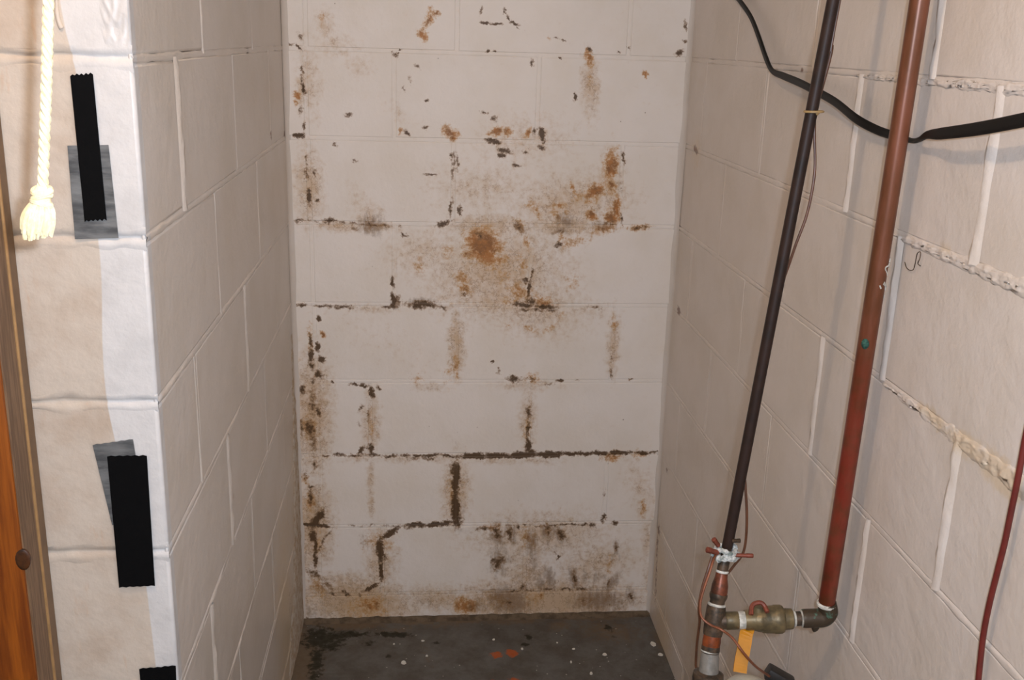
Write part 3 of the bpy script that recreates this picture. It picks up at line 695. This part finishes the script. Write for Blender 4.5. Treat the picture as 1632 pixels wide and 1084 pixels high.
# ------------------------------------------------------------------ pull rope
rb = at(66, 305, .80); YR = rb.y
def rope_at(x, y): return on(x, y, (0, 1, 0), YR)
_rt = rope_at(78, -20); _rd = (rope_at(78, -20)-rope_at(76, 60)).normalized()
path = spline([_rt+_rd*((CEIL-_rt.z)/_rd.z)*f for f in (1, .85, .7, .55, .4, .28, .17, .08)] + [rope_at(*p) for p in ((78,-20),(76,60),(74,140),(71,220),(68,300))], 30)
L = [0]
for a, b in zip(path, path[1:]): L.append(L[-1]+(b-a).length)
rope = thing('pull_rope', 'cream twisted pull rope with knotted frayed tassel, hanging at the upper left', 'rope', path[0])
def along(s):
    s = max(0, min(L[-1], s))
    for i in range(len(L)-1):
        if L[i+1] >= s: return path[i].lerp(path[i+1], (s-L[i])/max(1e-9, L[i+1]-L[i]))
    return path[-1]
nS = int(L[-1]/.0022)
for k in range(3):
    pts = []
    for i in range(nS+1):
        s = L[-1]*i/nS; a = 2*math.pi*(s/.021 + k/3); p = along(s)
        pts.append(p + Vector((math.cos(a), math.sin(a), 0))*.0021)
    V, Q = tube(pts, .00235, 7); obj('strand', V, Q, M_ROPE, rope)
kz = rope_at(67, 300); kb = rope_at(66, 330); ke = rope_at(64, 378)
R = []
for i in range(3):
    c = kz.lerp(kb, .15+.32*i); pts = []
    for j in range(15):
        a = 2*math.pi*j/14; pts.append(c + Vector((math.cos(a)*.0058, math.sin(a)*.0052, .002*math.sin(a+i*2.1))))
    R.append(tube(pts, .0030, 8))
R.append(stack(kz+Vector((0,0,.002)), kb-Vector((0,0,.004)), [(0,.004),(.2,.0065),(.6,.007),(1,.006)], 12))
V, Q = join(*R); obj('knot', V, Q, M_ROPE, rope)
R = []
for i in range(120):
    a = random.uniform(0, 6.28); r = math.sqrt(random.random())
    s = kb + Vector((math.cos(a)*.0052*r, math.sin(a)*.0050*r, .006))
    e = ke + Vector((math.cos(a)*.0115*r - .003, math.sin(a)*.009*r, random.uniform(-.002, .010)))
    m = s.lerp(e, .5) + Vector((math.cos(a)*.0035*r, math.sin(a)*.003*r, 0))
    R.append(tube(spline([s, m, e], 4), [.0011, .0013, .0014, .0014, .0014, .0014, .0013, .0012, .0009], 5))
V, Q = join(*R); o = obj('tassel', V, Q, M_ROPE, rope); o['kind'] = 'stuff'; o['label'] = 'frayed tassel end'

# ------------------------------------------------------------------ water pipework
B0, B1 = at(1328, 0, 1.33), at(1159, 872, 1.532)
dirb = (B0-B1).normalized(); BT = B1 + dirb*((CEIL-B1.z)/dirb.z)
def bax(y):            # points down the riser below the clamp, from the photo's centre line, all at one distance
    tab = [(872,1159),(890,1154),(910,1151),(930,1148),(950,1145),(965,1142),(990,1139),(1010,1136),(1036,1132),(1065,1130),(1084,1128)]
    for (ya, xa), (yb, xb) in zip(tab, tab[1:]):
        if y <= yb: return at(xa+(xb-xa)*(y-ya)/(yb-ya), y, 1.532)
    return at(1127, y, 1.532)
W2 = 1.532/FPX        # metres per pixel there
pipes = thing('water_pipework', 'black and red-brown water pipes joined by a brass valve with yellow handle', 'pipes', Vector((bax(1084).x, bax(1084).y, 0)))
V, Q = tube([BT.lerp(B1, i/20) for i in range(21)], .0082, 18); o = obj('riser_pipe', V, Q, M_BLACKPIPE, pipes); o['label'] = 'dark painted riser pipe'
# narrow pipe tip inside the clamp, then fittings
V, Q = stack(bax(872), bax(912), [(0,.0078),(.3,.0072),(.5,.0084),(1,.0084)], 18); obj('pipe_stub', V, Q, M_DARKFIT, pipes)
def ring(y, rpx, h=4, mat=M_SOLDER):
    a, b = bax(y-h/2), bax(y+h/2); r = rpx*W2
    V, Q = stack(a, b, [(0,r*.9),(.3,r),(.7,r),(1,r*.9)], 20); return obj('solder_ring', V, Q, mat, pipes)
ring(911, 10.5)
V, Q = stack(bax(911), bax(950), [(0,.0088),(.25,.0095),(.55,.0122),(.8,.0126),(1,.0122)], 20); o = obj('coupling', V, Q, M_COPPER, pipes)
V, Q = stack(bax(946), bax(962), [(0,.0132),(.2,.0136),(.45,.0128),(.7,.0112),(1,.0112)], 20); obj('collar', V, Q, M_DARKFIT, pipes)
ring(953, 13.2, 4); ring(964, 14.5, 5)
V, Q = stack(bax(965), bax(1012), [(0,.0138),(.1,.0144),(.5,.0150),(.9,.0146),(1,.0140)], 22)
teeC = bax(990); ELB = at(1310, 985, 1.527)
axv = (ELB-teeC).normalized()
def vx(x): return teeC.lerp(ELB, (x-1139)/(1310-1139))
o = obj('tee', *join((V, Q), stack(teeC, vx(1158), [(0,.0125),(1,.0125)], 20)), M_DARKFIT, pipes)
V, Q = stack(bax(1011), bax(1032), [(0,.0128),(.5,.0138),(1,.0132)], 20); o = obj('copper_sleeve', V, Q, M_ORCOPPER, pipes); o['label'] = 'bright orange copper sleeve'
V, Q = stack(bax(1029), bax(1042), [(0,.0136),(.6,.0140),(1,.0125)], 20); obj('collar', V, Q, M_DARKFIT, pipes)
ring(1037, 14.8, 5)
V, Q = stack(bax(1040), bax(1072), [(0,.0130),(.3,.0138),(1,.0150)], 20); o = obj('meter_nipple', V, Q, M_GALV, pipes); o['label'] = 'pale grey galvanised nipple'
foot = Vector((bax(1084).x, bax(1084).y, 0)); f0 = bax(1070)
V, Q = join(stack(f0, Vector((foot.x, foot.y, f0.z-.02)), [(0,.016),(.15,.0225),(.55,.0235),(.9,.0225),(1,.016)], 24), stack(Vector((foot.x, foot.y, f0.z-.018)), foot, [(0,.014),(1,.014)], 18))
obj('lower_pipe', V, Q, M_DARKFIT, pipes)
# branch: nut, valve, spigot, elbow
V, Q = stack(vx(1156), vx(1178), [(0,.0125),(.08,.0135),(.9,.0132),(1,.0120)], 20); obj('branch_nut', V, Q, M_BRASS, pipes)
V, Q = stack(vx(1176), vx(1188), [(0,.0125),(.3,.0136),(.8,.0130),(1,.0136)], 16); obj('solder_ring', V, Q, M_SOLDER, pipes)
V, Q = stack(vx(1187), vx(1263), [(0,.0145),(.05,.0152),(.16,.0152),(.2,.0160),(.28,.0176),(.34,.0182),(.36,.0196),(.60,.0206),(.62,.0214),(.76,.0212),(.80,.0196),(.82,.0160),(.99,.0152),(1,.0140)], 24)
valve = obj('valve_body', V, Q, M_BRASS, pipes)
V, Q = stack(vx(1261), vx(1279), [(0,.0120),(.15,.0125),(.2,.0108),(1,.0108)], 18); obj('spigot', V, Q, M_DARKFIT, pipes)
for x in (1265, 1278):
    V, Q = stack(vx(x-2), vx(x+2.5), [(0,.011),(.4,.0132),(1,.0115)], 18); obj('solder_ring', V, Q, M_SOLDER, pipes)
C0, C1 = at(1466, 0, 1.241), at(1317, 965, 1.521)
dirc = (C0-C1).normalized(); CT = C1 + dirc*((CEIL-C1.z)/dirc.z)
bend = spline([vx(1278), vx(1298), ELB+axv*.002-dirc*-.001, ELB+axv*.008+dirc*.010, C1+dirc*.004], 6)
V, Q = tube(bend, [.0132]+[.0140]*(len(bend)-2)+[.0140], 20); obj('elbow', V, Q, M_GREENFIT, pipes)
V, Q = stack(C1-dirc*.002, C1+dirc*.006, [(0,.0120),(.3,.0146),(.7,.0146),(1,.0115)], 20); obj('solder_ring', V, Q, M_SOLDER, pipes)
V, Q = tube([C1.lerp(CT, i/24) for i in range(25)], .0121, 22); copper = o = obj('copper_pipe', V, Q, M_COPPERPIPE, pipes); o['label'] = 'red-brown copper riser pipe'
p = vx(1302)-Vector((0,0,.013))
V, Q = tube(spline([p+Vector((0,0,.004)), p-Vector((.001,0,.004)), p-Vector((.002,0,.010))], 4), [.005,.0055,.006,.006,.0055,.005,.004,.003,.0015], 8); o = obj('patina_drip', V, Q, M_GREENFIT, pipes); o['label'] = 'green drip under the elbow'
# valve stem and yellow lever
away = (vx(1207)-CAM).normalized(); side = axv.cross(Vector((0,0,1))).normalized()
if side.dot(away) < 0: side = -side
st = vx(1207)+Vector((0,0,.012))
V, Q = stack(st-Vector((0,0,.004)), st+Vector((0,0,.010)), [(0,.009),(.5,.0085),(1,.006)], 14); obj('valve_stem', V, Q, M_BRASS, valve)
pth = [at(1197,980,1.500), at(1198,968,1.506), at(1203,962,1.508), at(1213,961,1.508), at(1219,967,1.506), at(1223,976,1.500)]
V, Q = tube(spline(pth, 4), .0036, 8); obj('stem_bracket', V, Q, M_REDSCREW, valve)
# lever: flat bar behind the valve body
def flatbar(pts, wdt, th, wdir):
    pts = [Vector(p) for p in pts]; V = []; Q = []
    for i, p in enumerate(pts):
        tt = (pts[min(i+1,len(pts)-1)]-pts[max(i-1,0)]).normalized(); n = tt.cross(wdir).normalized(); ww = tt.cross(n).normalized()
        for a, b in ((-1,-1),(1,-1),(1,1),(-1,1)): V.append(p+ww*(a*wdt/2)+n*(b*th/2))
    for i in range(len(pts)-1):
        for k in range(4): Q.append((i*4+k, i*4+(k+1)%4, i*4+4+(k+1)%4, i*4+4+k))
    Q.append((3,2,1,0)); m = 4*(len(pts)-1); Q.append((m,m+1,m+2,m+3)); return V, Q
lp = spline([at(1202,977,1.535), at(1198,988,1.540), at(1190,1008,1.525), at(1186,1030,1.517), at(1181,1056,1.51), at(1179,1072,1.507)], 4)
V, Q = flatbar(lp, .0195, .004, axv); o = obj('valve_lever', V, Q, M_YELLOW, valve, smooth=False); o['label'] = 'yellow valve lever'
# white paint dribbles and green spot on the copper pipe
def on_copper(x, y):   # nearest point of the pipe's near surface under a pixel
    D = ray(x, y).normalized(); w0 = CAM-C1; a = D.dot(dirc); b = D.dot(w0); c = dirc.dot(w0)
    s = (a*c-b)/(1-a*a); s2 = (c-a*b)/(1-a*a)
    P = CAM+D*s; Qp = C1+dirc*s2; d = P-Qp; r = .0122
    if d.length < r: return P - D*math.sqrt(r*r-d.length_squared)
    return Qp + d.normalized()*r
for pts, r in (([(1414,438),(1411,428),(1415,424),(1419,426)], .0011), ([(1408,452),(1411,456),(1413,462)], .0016), ([(1402,455),(1404,460)], .0011), ([(1420,412),(1419,418)], .0011), ([(1409,450),(1412,453)], .0010), ([(1411,470),(1410,476)], .001), ([(1417,420),(1416,423)], .001)):
    V, Q = tube(spline([on_copper(*p) for p in pts], 4), r, 6); obj('paint_dribble', V, Q, M_SOLDER, copper)
V, Q = tube(spline([on_copper(1379,540), on_copper(1379,548), on_copper(1378,556)], 3), [.002,.004,.0052,.0056,.0052,.004,.002], 8); o = obj('patina_spot', V, Q, M_PATINA, copper); o['label'] = 'green corrosion spot'
for pts, r in (([(1229,514),(1234,516),(1237,513)], .0012), ([(1207,640),(1212,642),(1209,645)], .0011)):
    V, Q = tube(spline([at(x, y, 1.33+(y/872)*.202-.0085) for x, y in pts], 3), r, 6); obj('paint_dribble', V, Q, M_SOLDER, pipes)

# ground clamp: corroded two-piece ring with screws, bolted round the riser
clc = bax(884)
clamp = thing('ground_clamp', 'white corroded ground clamp with rusty screws around the foot of the dark riser', 'clamp', clc)
R = []
ax1 = dirb; e1 = RT.normalized(); e2 = ax1.cross(e1).normalized()
pts = []
for j in range(25):
    a = 2*math.pi*j/24; rr = .0158*(1+.18*noise.noise(Vector((math.cos(a)*2, math.sin(a)*2, 4))))
    pts.append(clc + e1*math.cos(a)*rr + e2*math.sin(a)*rr + ax1*.002*math.sin(3*a))
R.append(tube(pts, [0.0052*(1+.4*noise.noise(Vector((j*.9, 2, 1)))) for j in range(24)]+[.0042], 8))
pts = [clc + ax1*.009 + e1*math.cos(2*math.pi*j/24)*.0140 + e2*math.sin(2*math.pi*j/24)*.0140 + ax1*.003*math.sin(2*math.pi*j/12) for j in range(25)]
R.append(tube(pts, [.0040*(1+.4*noise.noise(Vector((j*.8, 7, 1)))) for j in range(24)]+[.003], 8))
for i in range(14):
    a = random.uniform(0, 6.28); c = clc + e1*math.cos(a)*.0155 + e2*math.sin(a)*.0145 + ax1*random.uniform(-.004, .013); r = random.uniform(.0016, .0034)
    R.append(stack(c-ax1*r, c+ax1*r, [(0,r*.3),(.3,r),(.7,r),(1,r*.3)], 7))
V, Q = join(*R); obj('clamp_ring', V, Q, M_CORR, clamp)
V, Q = rbox(clc-e1*.021-e2*.006-ax1*.006+Vector((0,0,.002)), clc-e1*.012+e2*.004+ax1*.010, .002, .0015, 2, 4) if False else stack(clc-e1*.012+ax1*.002, clc-e1*.022+ax1*.003, [(0,.007),(.4,.0085),(1,.006)], 8)
obj('clamp_ear', V, Q, M_CORR, clamp)
V, Q = stack(clc+e1*.010-ax1*.001, clc+e1*.022-ax1*.001, [(0,.0065),(.5,.0080),(1,.005)], 8); obj('clamp_ear', V, Q, M_CORR, clamp)
for (xa, ya, xb, yb, r, m) in ((1144,881,1126,876,.0042,M_REDSCREW),(1145,870,1137,859,.0036,M_REDSCREW),(1170,885,1201,886,.0030,M_REDSCREW),(1168,862,1180,862,.0030,M_DARKFIT)):
    a, b = at(xa, ya, 1.522), at(xb, yb, 1.516)
    V, Q = stack(a, b, [(0,r),(.6,r),(.65,r*1.12),(.95,r*1.12),(1,r*.7)], 10); obj('screw', V, Q, m, clamp)

# ------------------------------------------------------------------ water meter top, seen at the bottom edge
mc = at(1191, 1112, 1.60)
meter = thing('water_meter', 'cream domed water meter cap beside the riser, at the bottom edge of the photo', 'meter', mc-Vector((0,0,.06)))
rr = 40*1.6/FPX
V, Q = stack(mc-Vector((0,0,.030)), mc+Vector((0,0,.030)), [(0,rr),(.62,rr),(.74,rr*.96),(.86,rr*.8),(.95,rr*.5),(1,rr*.12)], 32); o = obj('meter_cap', V, Q, M_METERCAP, meter)
V, Q = stack(mc-Vector((0,0,.085)), mc-Vector((0,0,.029)), [(0,rr*.8),(.1,rr*1.05),(.8,rr*1.08),(1,rr*.95)], 32); obj('meter_body', V, Q, M_BRASS, meter)
bx = mc-Vector((0,0,.055)); fx = Vector((foot.x, foot.y, bx.z))
V, Q = stack(bx, bx.lerp(fx, .70), [(0,.014),(1,.014)], 16); obj('inlet_pipe', V, Q, M_BRASS, meter)
pc = at(1244, 1082, 1.56)
V, Q = rbox((-.024, -.014, -.010), (.020, .014, .010), .004, 0, 2)
Rm = Matrix.Rotation(.45, 4, 'Y') @ Matrix.Rotation(-.3, 4, 'Z')
V = [Rm @ v + pc for v in V]; o = obj('register_box', V, Q, M_BLACKPL, meter); o['label'] = 'black plastic register box'
V, Q = tube([mc+Vector((.02,0,.012)), pc+Vector((-.015,0,-.004))], .006, 10); obj('box_arm', V, Q, M_BLACKPL, meter)

# ------------------------------------------------------------------ wires and cables
def wire(name, pts, r, mat, label, n=6, seg=8):
    P = spline(pts, n); V, Q = tube(P, r, seg); c = P[len(P)//2].copy()
    o = obj(name, [v-c for v in V], Q, mat); o.location = c
    return tag(o, label, 'wire')
def bd(y): return 1.33 + (1.532-1.33)*y/872
def gw(x, y, d=0): return at(x, y, bd(y)+d)
top = gw(1342, -20, .008)
wire('ground_wire', [BT+Vector((.010,.008,0))] + [top] + [gw(*p) for p in ((1326,78,.007),(1313,130,.008),(1303,165,.010),(1299,182,.006),(1298,215,.004),(1299,262,.002),(1295,300,0),(1285,345,0),(1269,388,.002),(1258,420,.006),(1248,450,.010),(1232,520,.013),(1215,600,.013),(1197,690,.013),(1187,745,.010),(1188,775,.004),(1190,810,0),(1190,840,0),(1188,866,.002),(1183,884,.004),(1171,900,.008),(1160,914,.010))],
     .0021, M_WIREBR, 'thin brown ground wire running down the dark riser pipe and bowing away from it')
wire('copper_wire', [at(1141,884,1.522), at(1137,893,1.513), at(1131,912,1.507), at(1122,938,1.505), at(1116,962,1.504), at(1118,983,1.503), at(1132,996,1.500), at(1150,1004,1.500), at(1168,1018,1.490), at(1186,1042,1.482), at(1204,1062,1.50), at(1226,1078,1.545)],
     .0020, M_WIRECU, 'thin copper wire looping across the tee to the black register box')
wire('copper_wire', [at(1135,887,1.524), at(1129,906,1.520), at(1119,938,1.520), at(1114,968,1.522), at(1115,992,1.540), at(1111,1025,1.568), at(1109,1060,1.588), at(1109,1100,1.595), Vector((foot.x-.035, foot.y+.05, .30)), Vector((foot.x-.035, foot.y+.05, .002))],
     .0022, M_WIREBR, 'dull brown wire dropping straight down beside the grey nipple')
P = [(1298,178,0)]
tc = gw(1294, 178, -.0); pts = []
bc = B1 + dirb*((tc-B1).dot(dirb))
for j in range(17):
    a = 2*math.pi*j/16; pts.append(bc + e1*(math.cos(a)*.0125+.003) + e2*math.sin(a)*.0105)
V, Q = tube(pts, .0016, 6); c = pts[0].copy()
tk = at(1302, 180, bd(180)-.009); V2, Q2 = stack(tk-e1*.003, tk+e1*.003, [(0,.002),(.3,.0034),(.8,.003),(1,.0015)], 8)
V, Q = join((V, Q), (V2, Q2))
o = obj('cable_tie', [v-c for v in V], Q, M_TIE); o.location = c
tag(o, 'yellowed cable tie holding the brown wire to the dark riser pipe', 'cable tie')

# flat twin cable
cpx = [(1140,-60,.016,.011),(1165,-16,.016,.011),(1178,0,.016,.011),(1196,26,.016,.011),(1209,58,.018,.012),(1221,93,.020,.0125),(1231,113,.022,.010),(1248,121,.024,.0125),(1272,131,.026,.013),(1292,141,.028,.013),(1330,162,.028,.013),(1364,189,.027,.0135),(1395,206,.018,.013),(1420,215,.013,.012),(1452,224,.013,.0065),(1466,222,.018,.0065),(1478,215,.026,.010),(1500,213,.034,.0140),(1560,205,.036,.0150),(1632,191,.036,.0150),(1720,172,.036,.0150),(1900,120,.03,.015)]
P = spline([on_right(x, y, d) for x, y, d, _ in cpx], 6)
hs = []
for i in range(len(cpx)-1):
    for k in range(6): hs.append(cpx[i][3]*(1-k/6)+cpx[i+1][3]*k/6)
hs.append(cpx[-1][3])
prof = []
for k in range(16):
    a = 2*math.pi*k/16; y = math.sin(a); x = math.cos(a)*(1-.28*math.exp(-(y*3.5)**2)); prof.append((x, y))
V = []; Q = []
for i, p in enumerate(P):
    tt = (P[min(i+1,len(P)-1)]-P[max(i-1,0)]).normalized(); ou = Vector((-1,0,0)); ou = (ou-tt*ou.dot(tt)).normalized(); upv = tt.cross(ou)
    for x, y in prof: V.append(p + ou*(x*.0032) + upv*(y*hs[i]*.5))
for i in range(len(P)-1):
    for k in range(16): Q.append((i*16+k, i*16+(k+1)%16, i*16+16+(k+1)%16, i*16+16+k))
Q.append(tuple(range(16))); Q.append(tuple(range((len(P)-1)*16, len(P)*16)))
c = P[60].copy(); o = obj('black_cable', [v-c for v in V], Q, M_CABLE); o.location = c
tag(o, 'black flat twin cable sagging across the right wall behind both pipes', 'cable')

wire('red_wire', [on_right(x, y, .012) for x, y in ((1668,560),(1648,640),(1636,690),(1628,732),(1621,770),(1611,818),(1601,866),(1590,910),(1577,962),(1568,1008),(1563,1048),(1558,1100),(1550,1200))], .0033, M_WIRERED, 'dark red wire hanging down the right wall at the right edge', seg=10)
wire('hooked_wire', [on_right(x, y, d) for x, y, d in ((1442,418,.0015),(1445,427,.003),(1451,431,.003),(1456,429,.003),(1459,418,.003),(1462,404,.003),(1467,402,.003),(1466,412,.003),(1463,420,.003),(1467,424,.001))], .0006, M_DARKFIT, 'tiny bent wire hook stuck on the right wall beside the red-brown pipe', n=4, seg=6)

# ------------------------------------------------------------------ paint flakes on the floor
flakes = [(643,1057,12,7,'largest white paint flake, squarish, on the floor left of the orange spots'),(674,1022,7,3,'thin white paint flake on the floor nearest the back wall, left half'),(680,1046,5,3,'small white paint flake on the floor up and right of the largest flake'),
 (787,1020,6,3,'small white paint flake on the floor behind the orange spots'),(832,1035,5,4,'small white paint flake just right of the orange spots'),(914,1035,6,3,'small white paint flake in the middle of the floor'),(964,1044,9,5,'oval white paint flake on the floor, right of centre'),(942,1074,6,5,'round white paint flake on the floor at the bottom edge'),(1041,1027,12,9,'white paint flake close to the back right corner of the floor'),(1053,1044,11,5,'white paint flake lying against the foot of the right wall'),(932,982,9,3,'white paint flake by the foot of the back wall'),(628,1027,4,3,'tiny white paint flake beside the dark mould'),(910,1056,4,4,'tiny white paint flake in front of the floor centre'),(888,1025,4,2,'tiny white paint flake right of the orange spots, towards the back')]
for x, y, wx, wy, lab in flakes:
    c = on_floor(x, y); a = random.uniform(-.4, .4); hx = wx*.62*1.75/FPX; hy = wy*.62*1.9/FPX/.62
    n = 7; ring_ = []
    for j in range(n):
        th = 2*math.pi*j/n; k = random.uniform(.8, 1.2)
        ring_.append(Vector((math.cos(th+a)*hx*k, math.sin(th+a)*hy*k, 0)))
    V = [v+Vector((0,0,.0002)) for v in ring_] + [v*.9+Vector((0,0,.0016+random.uniform(0,.0012))) for v in ring_] + [Vector((0,0,.0018))]
    Q = [tuple(range(n))[::-1]] + [(j, (j+1)%n, n+(j+1)%n, n+j) for j in range(n)] + [(n+j, n+(j+1)%n, 2*n) for j in range(n)]
    o = obj('paint_flake', V, Q, M_FLAKE, smooth=False); o.location = c
    tag(o, lab, 'paint flake', 'white paint flakes on the floor')
